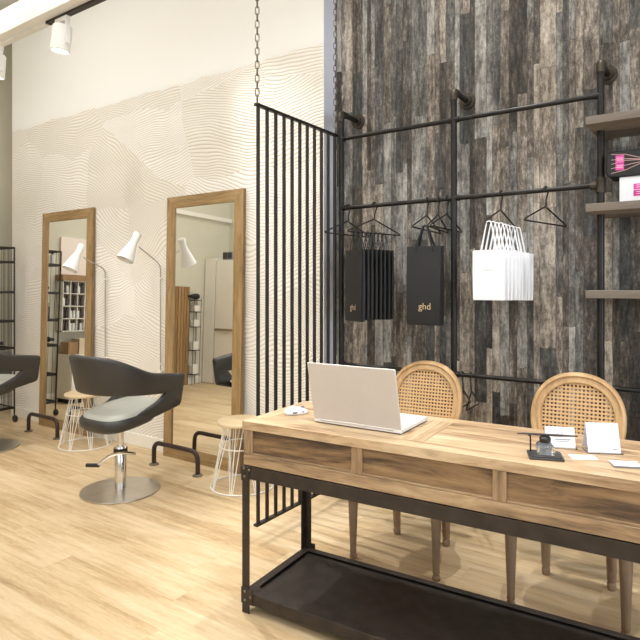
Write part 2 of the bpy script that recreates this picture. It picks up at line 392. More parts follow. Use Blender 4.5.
lens = NT('lit_lamp_lens'); lens.b.inputs['Emission Color'].default_value = (1, .96, .88, 1); lens.b.inputs['Emission Strength'].default_value = 12
M['lens'] = lens.fin((1, 1, 1, 1), .4)
def spot(loc, target, label, power=60, size=70, group='track spotlights', blend=.5, soft=.035):
    t = thing('track_spotlight', label, 'spotlight', loc, 0, group)
    L = Vector(loc); d = (Vector(target)-L).normalized()
    MB().box(-.05, .075, -.016, .016, -.03, 0).build('adapter', M['white_metal'], t, bevel=.003)
    MB().box(.058, .070, -.012, .012, -.17, -.02).build('bracket', M['white_metal'], t)
    c = Vector((0, 0, -.125))
    MB().lathe([(.01, -.08), (.050, -.08), (.058, -.07), (.058, .075), (.052, .08), (.050, .07), (.01, .07)], c, 28, d).build('lamp_head', M['white_metal'], t)
    MB().lathe([(.001, .0), (.042, 0), (.042, .004), (.001, .004)], c+d*.072, 24, d).build('lens', M['lens'], t)
    ld = bpy.data.lights.new('spot_beam', 'SPOT'); ld.energy = power; ld.spot_size = math.radians(size); ld.spot_blend = blend; ld.shadow_soft_size = soft; ld.color = (1, .985, .962)
    lo = bpy.data.objects.new('spot_beam', ld); COL.objects.link(lo); lo.parent = t
    lo.location = c+d*.115; lo.rotation_euler = d.to_track_quat('-Z', 'Y').to_euler()
    return t
TR = 2.985; TY = 2.062
spot((-3.37, TY, TR), (-3.62, 1.98, 1.2), 'white cylindrical spotlight shining down from the track at the upper left', 30, 100)
spot((-4.17, TY, TR), (-4.5, 2.1, 1.2), 'white cylindrical spotlight at the left edge of the photo, further along the track', 30, 100)
# a second track over the desk, on the ceiling
bt2 = thing('ceiling_track', 'black lighting track on the ceiling over the desk', 'lighting track')
MB().box(-5.8, 2.6, 2.64, 2.68, CEIL-.025, CEIL).build('track', M['black_metal'], bt2)
for (xx, tx, ty, p, sz) in ((-3.7, -.95, 2.5, 420, 42), (-1.25, -1.2, 2.45, 240, 52), (-.42, -.45, 2.45, 200, 52), (-4.4, -4.2, 1.8, 80, 50), (-2.5, -2.6, 1.6, 75, 50)):
    spot((xx, 2.66, CEIL-.025), (tx, ty, .3), 'white cylindrical spotlight on the ceiling track above the desk and chairs', p, sz, 'spotlights on the ceiling track')
bt3 = thing('ceiling_track', 'black lighting track on the ceiling in front of the desk', 'lighting track')
MB().box(-5.8, 2.6, .28, .32, CEIL-.025, CEIL).build('track', M['black_metal'], bt3)
for (xx, tx, ty, tz, p) in ((-4.4, -4.2, 2.6, 1.0, 85), (-2.6, -2.6, 2.6, .6, 100), (-1.0, -1.3, 3.2, 1.6, 90), (.4, -.3, 3.2, 1.7, 60), (-1.6, -1.9, 1.3, 0, 40)):
    spot((xx, .30, CEIL-.025), (tx, ty, tz), 'white cylindrical spotlight on the ceiling track behind the photographer', p, 62, 'spotlights behind the photographer')
for (x, y) in [(-4.6, 1.2), (-1.9, 1.0), (.6, .6), (-4.6, -1.6), (-1.6, -2.0), (1.4, -2.2)]:  # added panels, out of view, at the ceiling fill lights
    t = thing('added_ceiling_light', 'square white ceiling light panel', 'ceiling light', (x, y, CEIL-.05), 0, 'added ceiling light panels')
    mb = MB(); s_ = .62
    for (q0, q1, q2, q3) in ((-s_, s_, -s_, -s_+.03), (-s_, s_, s_-.03, s_), (-s_, -s_+.03, -s_, s_), (s_-.03, s_, -s_, s_)): mb.box(q0, q1, q2, q3, 0, .05)
    mb.build('frame', M['white_metal'], t)
    MB().box(-.59, .59, -.59, .59, .02, .03).build('diffuser', M['white_plastic'], t)

# ------------------------------------------------------------------ leaning mirrors
def mirror(x0, label):
    t = thing('leaning_mirror', label, 'mirror', (x0+.4, 3.03, 0), 0, None)
    W_, H_, fr, dp = .80, 2.012, .088, .028
    sh = .04/2.01
    def q(mb): mb.v = [(x, y+z*sh, z) for (x, y, z) in mb.v]; return mb
    mb = MB(); h = W_/2
    # mitred frame, four boards
    def board(p):  # p = 4 (x,z) corners
        vs = [(x, 0, z) for x, z in p]+[(x, dp, z) for x, z in p]
        m = MB(); m.add(vs, [(0,1,2,3),(7,6,5,4),(0,4,5,1),(1,5,6,2),(2,6,7,3),(3,7,4,0)]); return q(m)
    i = h-fr; g = .0006
    board([(-h, 0), (-i, fr), (-i, H_-fr), (-h, H_)]).build('frame_side', M['oak'], t, bevel=.002)
    board([(h, 0), (h, H_), (i, H_-fr), (i, fr)]).build('frame_side', M['oak'], t, bevel=.002)
    board([(-h, H_), (-i, H_-fr), (i, H_-fr), (h, H_)]).build('frame_top', M['oak_h'], t, bevel=.002)
    board([(-h, 0), (h, 0), (i, fr), (-i, fr)]).build('frame_bottom', M['oak_h'], t, bevel=.002)
    q(MB().box(-i-.01, i+.01, .010, .020, fr-.01, H_-fr+.01)).build('mirror_glass', M['mirror'], t)
    return t
mirror(-5.335, 'full-length oak framed mirror leaning on the textured wall, left one near the wire rack')
mirror(-3.568, 'full-length oak framed mirror leaning on the textured wall, next to the hanging bar screen')

# ------------------------------------------------------------------ tube footrests
def footrest(xc, label):
    t = thing('footrest', label, 'footrest', (xc, 2.84, 0))
    hw = .23
    p = round_path([(-hw, 0, .006), (-hw, 0, .165), (hw, 0, .165), (hw, 0, .006)], .07, n=8)
    MB().tube(p, .0165, 14).build('tube_rail', M['brown_metal'], t)
    for sx in (-1, 1):
        MB().lathe([(.001, 0), (.036, 0), (.036, .006), (.026, .012), (.018, .014), (.001, .014)], (sx*hw, 0, 0), 20).build('floor_flange', M['rivet'], t)
    return t
footrest(-4.935, 'bent dark metal tube footrest on the floor before the left mirror')
footrest(-3.215, 'bent dark metal tube footrest on the floor before the right mirror')

# ------------------------------------------------------------------ wire stools
def stool(x, y, label):
    t = thing('wire_stool', label, 'stool', (x, y, 0))
    MB().lathe([(.001, .412), (.158, .412), (.165, .417), (.165, .428), (.160, .434), (.001, .434)], (0, 0, 0), 48).build('seat', M['stool_top'], t)
    wm = MB(); n = 8
    def pt(r, z, ang): return (r*math.cos(ang), r*math.sin(ang), z)
    rt, rb, rm = .118, .207, .155
    def ring(r, z, w): wm.tube([pt(r, z, 2*PI*i/40) for i in range(40)], w, 8, closed=True)
    ring(rt, .408, .003); ring(rb, .005, .0045); ring(.150, .27, .003)
    for i in range(n):
        a0 = 2*PI*i/n; d = PI/n
        wm.tube([pt(rt, .408, a0), pt(rb, .005, a0+d*.9)], .0028, 6)
        wm.tube([pt(rt, .408, a0), pt(rb, .005, a0-d*.9)], .0028, 6)
        wm.tube([pt(rt, .408, a0+d), pt(rb, .005, a0+d)], .0028, 6)
    wm.build('wire_base', M['white_metal'], t)
    return t
stool(-4.345, 2.872, 'white wire stool with round pale wooden seat, between left mirror and grey salon chair')
stool(-2.60, 2.872, 'white wire stool with round pale wooden seat, beside the corner of the desk')

# ------------------------------------------------------------------ salon chairs
def salon_chair(loc, label, rz=0):
    t = thing('salon_chair', label, 'salon chair', loc, rz, None)
    # base
    MB().lathe([(.001, .0), (.243, .0), (.247, .004), (.246, .010), (.20, .015), (.05, .020), (.001, .020)], n=64).build('base_plate', M['brushed'], t)
    MB().lathe([(.001, .012), (.036, .012), (.036, .285), (.033, .29), (.001, .29)], n=28).build('column', M['chrome'], t)
    MB().lathe([(.001, .28), (.019, .28), (.019, .425), (.06, .428), (.06, .438), (.001, .438)], n=24).build('piston', M['chrome'], t)
    lv = MB().tube(round_path([(.15, -.005, .262), (.06, -.03, .262), (-.03, -.06, .235), (-.10, -.07, .185), (-.135, -.08, .158)], .05), .0105, 10)
    lo = lv.build('pump_lever', M['chrome'], t)
    MB().tube([(-.12, -.078, .160), (-.215, -.10, .150)], .013, 12).build('grip', M['black_plastic'], lo)
    MB().lathe([(.037, .24), (.044, .24), (.044, .275), (.037, .275)], n=24).build('collar', M['black_plastic'], t)
    # band: sweep a rounded section along a U path
    half = [(.292, .27), (.297, .18), (.300, .08), (.297, -.03), (.283, -.13), (.245, -.22), (.175, -.29), (.09, -.322)]
    path = [(x, y) for x, y in half]+[(0, -.330)]+[(-x, y) for x, y in reversed(half)]
    def zt(y): 
        k = min(1, max(0, (y+.33)/.60)); e_ = min(1, k/.62); return .897-.085*(e_*e_*(3-2*e_))-.070*k
    def zb(y):
        return .655-.030*min(1, max(0, (y+.30)/.45))
    sec = [( .5, .30), (.5, .0), (.5, -.30), (.42, -.44), (.2, -.5), (-.2, -.5), (-.42, -.44), (-.5, -.30), (-.5, 0), (-.5, .30), (-.42, .44), (-.2, .5), (.2, .5), (.42, .44)]
    def section(cx, cy, nx, ny, z0, z1, th, k=1.0):
        out = []
        hc = (z0+z1)/2; h = (z1-z0)
        for u, v in sec:
            e = min(th*.9, h*.4)
            vv = v*2
            sgn = 1 if vv > 0 else -1
            # edge rounding independent of height
            if abs(v) == .30: z = hc+sgn*(h/2-e*.5)
            elif abs(v) == .44: z = hc+sgn*(h/2-e*.16)
            elif abs(v) == .5: z = hc+sgn*(h/2)
            else: z = hc
            z = hc+(z-hc)*k
            lean = .20*(z-.90)
            out.append((cx+nx*(u*th*k+lean), cy+ny*(u*th*k+lean), z))
        return out
    def sweep(path, zlo, zhi, th, leanf=True):
        rs = []; n = len(path)
        for i, (x, y) in enumerate(path):
            a_ = path[max(0, i-1)]; b_ = path[min(n-1, i+1)]
            tx, ty = b_[0]-a_[0], b_[1]-a_[1]; L = math.hypot(tx, ty); nx, ny = ty/L, -tx/L
            if i == 0:
                dx, dy = (path[0][0]-path[1][0]), (path[0][1]-path[1][1]); l = math.hypot(dx, dy)
                for e, k in ((.022, .45), (.018, .8), (.010, .95)): rs.append(section(x+dx/l*e, y+dy/l*e, nx, ny, zlo(y), zhi(y), th, k))
            rs.append(section(x, y, nx, ny, zlo(y), zhi(y), th))
            if i == n-1:
                dx, dy = (x-path[-2][0]), (y-path[-2][1]); l = math.hypot(dx, dy)
                for e, k in ((.010, .95), (.018, .8), (.022, .45)): rs.append(section(x+dx/l*e, y+dy/l*e, nx, ny, zlo(y), zhi(y), th, k))
        return rs
    # resample for smoothness
    def dens(p, m=4):
        out = []
        for i in range(len(p)-1):
            p0 = p[max(0, i-1)]; p1 = p[i]; p2 = p[i+1]; p3 = p[min(len(p)-1, i+2)]
            for j in range(m):
                s_ = j/m
                out.append(tuple(.5*((2*p1[k])+(-p0[k]+p2[k])*s_+(2*p0[k]-5*p1[k]+4*p2[k]-p3[k])*s_*s_+(-p0[k]+3*p1[k]-3*p2[k]+p3[k])*s_**3) for k in range(2)))
        out.append(p[-1]); return out
    # orient outward: path goes right tip -> back -> left tip, normal (ty,-tx) points outward? flip if needed
    P = dens(path)
    KM = Matrix.Translation((0, .040, 0)) @ Matrix.Diagonal((.93, .96, 1, 1))
    band = MB(); band.M = KM; band.rings(sweep(P[::-1], zb, zt, .050))
    band.build('backrest_band', M['leather'], t, sharp=60)
    # side supports running from the arm tips back down to the seat pan
    def interp(tab, y):
        for (y0, v0), (y1, v1) in zip(tab, tab[1:]):
            if y1 <= y <= y0: return v0+(v1-v0)*(y0-y)/(y0-y1)
        return tab[-1][1] if y < tab[-1][0] else tab[0][1]
    lo_t = [(.27, .520), (.12, .492), (.06, .480), (0, .468), (-.07, .456), (-.18, .450), (-.3, .450)]
    hi_t = [(.27, .70), (.17, .655), (.12, .615), (.08, .583), (0, .545), (-.07, .525), (-.18, .508), (-.3, .500)]
    for sx in (1, -1):
        sp = dens([(sx*.292, .27), (sx*.297, .18), (sx*.296, .08), (sx*.284, -.03), (sx*.268, -.12), (sx*.235, -.20)], 5)
        if sx > 0: sp = sp[::-1]
        sm = MB(); sm.M = KM; sm.rings(sweep(sp, lambda y: interp(lo_t, y), lambda y: interp(hi_t, y), .048)).build('arm_support', M['leather'], t, sharp=60)
    def sup(a, b, cy, z, n=56, e=3.0):
        out = []
        for i in range(n):
            q = 2*PI*i/n; c_, s_ = math.cos(q), math.sin(q)
            out.append((a*math.copysign(abs(c_)**(2/e), c_), cy+b*math.copysign(abs(s_)**(2/e), s_), z))
        return out
    SM = KM @ Matrix(((1, 0, 0, 0), (0, 1, 0, 0), (0, .13, 1, .047), (0, 0, 0, 1)))
    cm = MB(); cm.M = SM; cm.rings([sup(.15, .14, -.05, .394), sup(.205, .195, -.055, .400), sup(.228, .215, -.055, .42), sup(.234, .225, -.05, .45), sup(.226, .220, -.05, .472), sup(.205, .20, -.05, .48)]).build('seat_shell', M['leather'], t, sharp=60)
    cm = MB(); cm.M = SM; cm.rings([sup(.205, .215, -.025, .462), sup(.224, .232, -.02, .478), sup(.216, .224, -.02, .493), sup(.18, .19, -.02, .503), sup(.10, .10, -.02, .508), sup(.02, .02, -.02, .509)]).build('seat_cushion', M['seat_leather'], t, sharp=60)
    return t
salon_chair((-3.185, 2.357, 0), 'charcoal salon chair on round steel base in front of the right mirror')
salon_chair((-4.93, 2.357, 0), 'charcoal salon chair cut by the left edge of the photo, before the left mirror')

# ------------------------------------------------------------------ wall reading lamps
def wall_lamp(x, label, dz=0):
    t = thing('wall_lamp', label, 'lamp', (x, YB, 0))
    p = round_path([(0, -.022, .64), (0, -.022, 1.49-dz*.4), (0, -.20, 1.60-dz), (0, -.23, 1.62-dz)], .05)
    MB().tube(p, .0052, 10).build('lamp_arm', M['lamp_arm'], t)
    MB().tube([(0, 0, .70), (0, -.03, .70)], .008, 8).build('wall_clip', M['white_metal'], t)
    MB().tube([(0, 0, 1.38), (0, -.03, 1.38)], .008, 8).build('wall_clip', M['white_metal'], t)
    MB().lathe([(.001, 0), (.02, 0), (.02, .05), (.001, .05)], (0, -.022, .60), 16).build('switch_knob', M['white_metal'], t)
    d = Vector((-.08, -.52, -1)).normalized(); c = Vector((-.005, -.295, 1.615-dz))
    # diabolo shade: small collar on top, flaring cone below
    MB().lathe([(.001, -.118), (.030, -.118), (.034, -.112), (.026, -.055), (.030, -.03), (.060, .085), (.0665, .112), (.064, .112), (.056, .085), (.020, -.02), (.001, -.02)], c, 36, d).build('lamp_shade', M['white_metal'], t)
    MB().lathe([(.001, 0), (.016, .004), (.022, .02), (.016, .04), (.001, .044)], c+d*.02, 16, d).build('bulb', M['white_plastic'], t)
    return t
wall_lamp(-3.655, 'white cone shaded wall lamp to the left of the right-hand mirror')
wall_lamp(-4.37, 'white cone shaded wall lamp reaching over the right edge of the left mirror', .06)

# ------------------------------------------------------------------ wire rack on casters in the left corner
def bottle(name, mat, cap, h, r, parent=None):
    b = thing(name, 'x', 'bottle')
    MB().lathe([(.001, 0), (r*.95, 0), (r, .004), (r, h*.68), (r*.85, h*.76), (r*.4, h*.82), (r*.4, h*.84), (.001, h*.84)], n=16).build('body', mat, b)
    MB().lathe([(r*.46, h*.82), (r*.5, h*.825), (r*.5, h), (.001, h)], n=14).build('cap', cap, b)
    return b
t = thing('wire_rack', 'tall black wire shelving rack on casters at the left edge of the wall', 'wire rack', (-6.06, 2.70, 0))
RX0, RX1, RY0, RY1 = 0, .42, 0, .26
for (qx, qy) in ((RX0, RY0), (RX1, RY0), (RX1, RY1), (RX0, RY1)):
    MB().tube([(qx, qy, .10), (qx, qy, 1.69)], .008, 8).build('post', M['black_metal'], t)
    cs = MB().tube([(qx, qy, .05), (qx, qy, .11)], .007, 8)
    c_ = cs.build('caster', M['black_metal'], t)
    MB().lathe([(.001, -.012), (.030, -.012), (.033, -.008), (.033, .008), (.030, .012), (.001, .012)], (qx+.012, qy, .033), 20, (0, 1, 0)).build('wheel', M['black_plastic'], c_)
SH = [.14, .42, .72, .98, 1.26, 1.55]
for z in SH:
    mb = MB()
    mb.tube([(RX0, RY0, z), (RX1, RY0, z), (RX1, RY1, z), (RX0, RY1, z)], .007, 6, closed=True)
    for i in range(1, 12): mb.tube([(RX0+.42*i/12, RY0, z), (RX0+.42*i/12, RY1, z)], .002, 5)
    mb.box(RX0, RX1, RY0-.003, RY0+.003, z-.012, z+.012)
    mb.box(RX1-.003, RX1+.003, RY0, RY1, z-.012, z+.012)
    mb.build('wire_shelf', M['black_metal'], t)
mb = MB(); mb.tube([(RX0, RY0, 1.69), (RX1, RY0, 1.69), (RX1, RY1, 1.69), (RX0, RY1, 1.69)], .009, 6, closed=True)
mb.build('top_rail', M['black_metal'], t)
mb = MB()
for i in range(1, 5): mb.tube([(RX1, RY1*i/5, .14), (RX1, RY1*i/5, 1.69)], .0022, 5)
for i in range(1, 7): mb.tube([(RX0+.42*i/7, RY1, .14), (RX0+.42*i/7, RY1, 1.69)], .0022, 5)
mb.build('side_wires', M['black_metal'], t)
gp = 'bottles on the wire rack'
b0 = bottle('bottle', M['bottle_pale'], M['black_plastic'], .125, .024)
b0['label'] = 'small pale bottle with black cap on the top shelf of the wire rack'; b0['group'] = gp
b0.location = (-6.06+.06, 2.76, 1.557)
for i in range(1, 5): again(b0, b0['label'], (-6.06+.06+i*.075, 2.76+.03*(i % 2), 1.557), 0, gp)
bd = bottle('bottle', M['bottle_dark'], M['black_plastic'], .17, .03)
bd['label'] = 'dark bottle standing in the middle of the wire rack'; bd['group'] = 'dark bottles on the wire rack'
bd.location = (-6.0, 2.78, .987)
for i in range(1, 4): again(bd, bd['label'], (-6.0+i*.09, 2.78, .987), 0)
def hair_dryer(loc, rz, label):
    t = thing('hair_dryer', label, 'hair dryer', loc, rz)
    MB().lathe([(.001, -.07), (.03, -.065), (.042, -.04), (.044, 0), (.034, .06), (.026, .10), (.001, .10)], (0, 0, .05), 24, (1, 0, 0)).build('barrel', M['black_plastic'], t)
    MB().tube([(-.01, 0, .045), (-.03, .09, .035), (-.035, .15, .03)], [.02, .017, .016], 12).build('handle', M['black_plastic'], t)
    MB().box(.10, .135, -.035, .035, .035, .065).build('nozzle', M['black_plastic'], t, bevel=.004)
    return t
hair_dryer((-5.83, 2.78, 1.262), .3, 'black hair dryer lying on a shelf of the wire rack')
hair_dryer((-5.82, 2.78, .727), -.4, 'black hair dryer on a lower shelf of the wire rack')

# slatted wood panel in the niche and on the left wall
def slat_panel(name, label, x0, y0, wdt, alongx, h=1.42, mat='slat_wood'):
    t = thing(name, label, 'panel', (x0, y0, 0))
    n = int(wdt/.05)
    mb = MB(); mb2 = MB()
    for i in range(n):
        a0 = i*wdt/n
        if alongx: mb.box(a0+.004, a0+wdt/n-.004, -.03, 0, 0, h)
        else: mb.box(0, .03, a0+.004, a0+wdt/n-.004, 0, h)
    if alongx: mb2.box(0, wdt, 0, .012, 0, h)
    else: mb2.box(-.012, 0, 0, wdt, 0, h)
    mb.build('slats', M[mat], t); mb2.build('backing', M['black_metal'], t)
    return t
slat_panel('slatted_panel', 'brown slatted wood panel in the niche behind the wire rack', -6.385, 3.46, .42, True, mat='slat_dark')
slat_panel('slatted_panel', 'brown slatted wood panel on the left wall, seen in the right mirror', XL+.013, .235, .7, False)

# ------------------------------------------------------------------ things on the left wall, seen in the mirrors
t = thing('product_display', 'white cubby rack of bottles on the left wall, reflected in the left mirror', 'display rack', (XL+.004, 1.60, .82))
ny, nz, cw_, ch_ = 7, 4, .095, .147
mb = MB()
for j in range(nz+1): mb.box(0, .12, 0, ny*cw_+.008, j*ch_, j*ch_+.010)
for i in range(ny+1): mb.box(0, .12, i*cw_, i*cw_+.008, 0, nz*ch_+.01)
mb.build('cubby_grid', M['white_wood'], t)
MB().box(-.002, .004, 0, ny*cw_, 0, nz*ch_).build('back_panel', M['slat_wood'], t)
MB().box(0, .14, -.02, ny*cw_+.03, nz*ch_+.012, nz*ch_+.075).build('cornice', M['slat_wood'], t)
p1 = bottle('product_bottle', M['bottle_dark'], M['black_plastic'], .115, .017)
p1['group'] = 'bottles in the white cubby rack'; p1['label'] = 'small product bottle in the white cubby rack on the left wall'
p2 = bottle('product_bottle', M['bottle_pale'], M['bottle_dark'], .11, .018)
p2['group'] = p1['group']; p2['label'] = p1['label']
first = [True, True]
for j in range(nz):
    for i in range(ny):
        for k in range(2):
            loc = (XL+.004+.085, 1.60+i*cw_+.008+.022+k*.042, .82+j*ch_+.011)
            w_ = 1 if random.random() < .3 else 0
            src = (p1, p2)[w_]
            if first[w_]: src.location = loc; first[w_] = False
            else: again(src, src['label'], loc)
pt = thing('wall_light_panel', 'pale rose panel on the left wall above the cubby rack, seen in the left mirror', 'wall panel', (XL, 1.62, 1.49))
MB().box(0, .03, 0, .64, 0, .44).build('panel_face', M['poster'], pt, bevel=.003)
t = thing('cabinet', 'low white cabinet under the cubby rack, reflected in the left mirror', 'cabinet', (XL+.016, 1.55, 0))
MB().box(0, .28, 0, .70, .05, .56).build('body', M['white_wood'], t, bevel=.004)
MB().box(.02, .26, .02, .68, 0, .05).build('plinth', M['black_metal'], t)
for i in range(2):
    d = MB().box(.281, .297, .006+i*.347, .346+i*.347, .06, .555).build('door', M['white_wood'], t, bevel=.003)
    MB().tube([(.305, .31+i*.08, .35), (.305, .31+i*.08, .47)], .005, 8).build('handle', M['brushed'], d)
for i, (yy, ww) in enumerate(((1.62, .26), (1.90, .20), (2.12, .12))):
    t = thing('product_box', ['wide pale wooden box on the low white cabinet', 'pale wooden box with a red square label on the low white cabinet', 'small brown box at the end of the low white cabinet'][i], 'box', (XL+.06, yy, .561))
    MB().box(0, .16, 0, ww, 0, .18 if i < 2 else .14).build('carton', [M['stool_top'], M['linen'], M['slat_wood']][i], t, bevel=.002)
    if i == 1: MB().box(.1605, .1615, ww/2-.02, ww/2+.02, .08, .12).build('square_mark', M['red'], t)
# tall white cupboards seen in the right mirror
for i, (x0, x1, h, lab) in enumerate(((XL+.015, -6.165, 1.86, 'narrow tall white cupboard in the far left corner, seen in the right mirror'),
                                      (-6.150, -5.45, 1.83, 'tall white cupboard with a long bar handle, seen in the right mirror'),
                                      (-5.435, -4.75, 1.83, 'tall white cupboard at the end of the row, behind the salon chairs'))):
    t = thing('cupboard', lab, 'cupboard', (x0, -.58, 0))
    W_ = x1-x0
    MB().box(0, W_, 0, .48, 0, h).build('body', M['white_wood'], t, bevel=.003)
    d = MB().box(.003, W_-.003, .481, .50, .01, h-.003).build('door', M['white_wood'], t, bevel=.002)
    if i: MB().box(.01, W_-.02, .505, .525, .79, .82).build('handle', M['brushed'], d, bevel=.003)
t = thing('speaker', 'small grey speaker box on top of the tall white cupboards', 'speaker', (-6.06, -.25, 1.832))
MB().box(0, .20, 0, .14, 0, .12).build('body', M['grey_plastic'], t, bevel=.006)
MB().box(.012, .095, .1405, .144, .015, .105).build('grille', M['slate'], t)
MB().box(.105, .188, .1405, .144, .015, .105).build('grille', M['slate'], t)
# narrow wire shelf with white items by the corner
t = thing('corner_shelf', 'narrow black wire shelf unit in the far left corner, seen in the right mirror', 'shelf unit', (XL+.02, .07, 0))
for (qx, qy) in ((0, 0), (.09, 0), (.09, .14), (0, .14)): MB().tube([(qx, qy, 0), (qx, qy, 1.26)], .004, 6).build('post', M['black_metal'], t)
for z in (.14, .49, .83, 1.05, 1.22):
    MB().box(0, .09, 0, .14, z, z+.010).build('shelf', M['black_metal'], t)
gp = 'white boxes on the corner shelf'
for z, hh in ((.151, .14), (.501, .12), (.841, .10), (1.061, .09)):
    tag(MB().box(0, .07, 0, .10, 0, hh).build('small_carton', M['white_wood'], None, (XL+.03, .09, z), bevel=.003), 'white carton on the narrow corner shelf', 'box', gp)
hair_dryer((-6.335, .14, 1.233), 1.4, 'dark hair dryer on top of the narrow corner shelf')

# ------------------------------------------------------------------ hanging bar screen with chains
SX = -1.957
t = thing('hanging_bar_screen', 'black vertical bar screen hanging from two chains between the salon and the desk', 'screen', (SX, 2.262, 0))
MB().box(-.012, .012, 0, .768, 2.245, 2.26).build('top_rail', M['black_metal'], t, bevel=.002)
MB().box(-.015, .013, 0, .768, .085, .097).build('bottom_rail', M['black_metal'], t, bevel=.002)
for i in range(11):
    yy = .020+i*.0722
    MB().tube([(0, yy, .097), (0, yy, 2.245)], .0100, 10).build('bar', M['black_metal'], t)
def chain(y, label):
    t = tag(MB(), None) if False else None
    mb = MB(); z = 2.262; L = .042; w_ = .011; r = .0028; i = 0
    while z < CEIL-.02:
        pts = []
        for q in range(16):
            an = 2*PI*q/16; cx = w_*math.cos(an)*.9; cz = math.sin(an)*w_ + (L/2-w_ if math.sin(an) > 0 else -(L/2-w_))
            pts.append((cx, 0, cz+L/2+z) if i % 2 else (0, cx, cz+L/2+z))
        mb.tube(pts, r, 6, closed=True); z += L-2*r-.0015; i += 1
    o = mb.build('hanging_chain', M['chain'], None, (SX, y, 0), rot=(0, 0, .5)); tag(o, label, 'chain', 'chains of the bar screen')
    return o
chain(2.275, 'link chain holding the near end of the bar screen')
chain(3.012, 'link chain holding the far end of the bar screen, beside the board wall')

# ------------------------------------------------------------------ iron pipe rack
PY = 3.03; UX = [-1.925, -1.195, -.463, .27]
t = thing('pipe_rack', 'blackened iron pipe clothes rack fixed to the reclaimed board wall', 'pipe rack', (0, PY, 0))
for i, ux in enumerate(UX):
    MB().tube([(ux, 0, .50), (ux, 0, 2.36)], .0165, 16).build('upright', M['pipe'], t)
    MB().tube(round_path([(ux, 0, .52), (ux, 0, .47), (ux, .05, .47)], .03), .0205, 16).build('elbow', M['fitting'], t)
    MB().tube([(ux, .04, .47), (ux, YD-PY-.02, .47)], .0155, 14).build('stub_pipe', M['pipe'], t)
    MB().lathe([(.001, 0), (.022, 0), (.025, .012), (.042, .016), (.042, .024), (.001, .024)], (ux, YD-PY-.025, .47), 24, (0, 1, 0)).build('wall_flange', M['fitting'], t)
    MB().tube(round_path([(ux, 0, 2.335), (ux, 0, 2.385), (ux, .05, 2.385)], .03), .0205, 16).build('elbow', M['fitting'], t)
    MB().tube([(ux, .04, 2.385), (ux, YD-PY-.02, 2.385)], .0155, 14).build('stub_pipe', M['pipe'], t)
    MB().lathe([(.001, 0), (.027, 0), (.03, .012), (.047, .016), (.047, .024), (.001, .024)], (ux, YD-PY-.025, 2.385), 24, (0, 1, 0)).build('wall_flange', M['fitting'], t)
    if i < 3:
        for z in ((2.228, 1.80, .838) if i < 2 else (.838,)):
            r = .0128 if z > 1 else .012
            MB().tube([(ux+.02, 0, z), (UX[i+1]-.02, 0, z)], r, 12).build('rail', M['pipe'], t)
            for sx, xx in ((1, ux), (-1, UX[i+1])):
                MB().lathe([(.001, 0), (.0165, .0), (.0165, .032), (.001, .032)], (xx, 0, z), 16, (sx, 0, 0)).build('rail_socket', M['pipe'], t)
    if i == 2:
        MB().lathe([(.001, -.036), (.0225, -.036), (.0225, -.028), (.0205, -.022), (.0205, .022), (.0225, .028), (.0225, .036), (.001, .036)], (ux, 0, 1.80), 18).build('tee_fitting', M['fitting'], t)
        MB().lathe([(.001, .016), (.0205, .016), (.0205, .045), (.001, .045)], (ux, 0, 1.80), 16, (-1, 0, 0)).build('tee_socket', M['fitting'], t)

# shelves threaded on the pipes
labs = ['weathered wooden wall shelf, topmost of the three', 'weathered wooden wall shelf carrying the hair product boxes', 'weathered wooden wall shelf, lowest of the three, empty']
for z, lab in zip((2.093, 1.695, 1.30), labs):
    mb = MB(); mb.box(0, .96, 0, .175, -.036, 0); mb.box(.004, .955, .178, .345, -.036, 0)
    o = mb.build('wall_shelf', M['shelf_wood'], None, (-.503, 2.873, z), bevel=.002); tag(o, lab, 'shelf', 'wooden wall shelves')

# hair product boxes
t = thing('product_box', 'white box with magenta label on the middle shelf', 'box', (-.38, 3.0, 1.6955))
MB().box(0, .30, 0, .13, 0, .128).build('carton', M['white_paper'], t, bevel=.002)
MB().box(.058, .145, -.0015, -.0005, .066, .092).build('label_square', M['magenta'], t)
MB().box(.058, .145, -.0015, -.0005, .036, .063).build('label_square', M['magenta_dark'], t)
for z in (.084, .075, .054, .045): MB().box(.070, .132, -.0022, -.0016, z, z+.0022).build('print_line', M['white_paper'], t)
t = thing('product_box', 'black rounded box with pink label and streaks lying on the white box', 'box', (-.434, 2.985, 1.824))
mb = MB()
def rr(x0, x1, z0, z1, r, y):
    out = []
    for cx, cz, a0 in ((x1-r, z1-r, 0), (x0+r, z1-r, PI/2), (x0+r, z0+r, PI), (x1-r, z0+r, 1.5*PI)):
        for k in range(6):
            q = a0+PI/2*k/5; out.append((cx+r*math.cos(q), y, cz+r*math.sin(q)))
    return out
mb.rings([rr(.004, .396, .004, .116, .022, 0), rr(0, .40, 0, .12, .024, .004), rr(0, .40, 0, .12, .024, .136), rr(.004, .396, .004, .116, .022, .14)])
mb.build('carton', M['black_paper'], t)
MB().box(.040, .075, -.0018, -.0006, .062, .098).build('label_square', M['magenta'], t)
MB().box(.040, .075, -.0018, -.0006, .030, .060).build('label_square', M['magenta'], t)
for z in (.084, .075, .050, .041): MB().box(.045, .070, -.0026, -.0019, z, z+.0018).build('print_line', M['white_paper'], t)
for (z0, z1, z2) in ((.106, .100, .075), (.060, .072, .068), (.018, .028, .055), (.080, .080, .070), (.04, .05, .06)):
    MB().tube([(.022, -.001, z0), (.08, -.001, z1), (.15, -.001, z2), (.24, -.001, z2-.004)], .0014, 6).build('pink_streak', M['streak'], t)

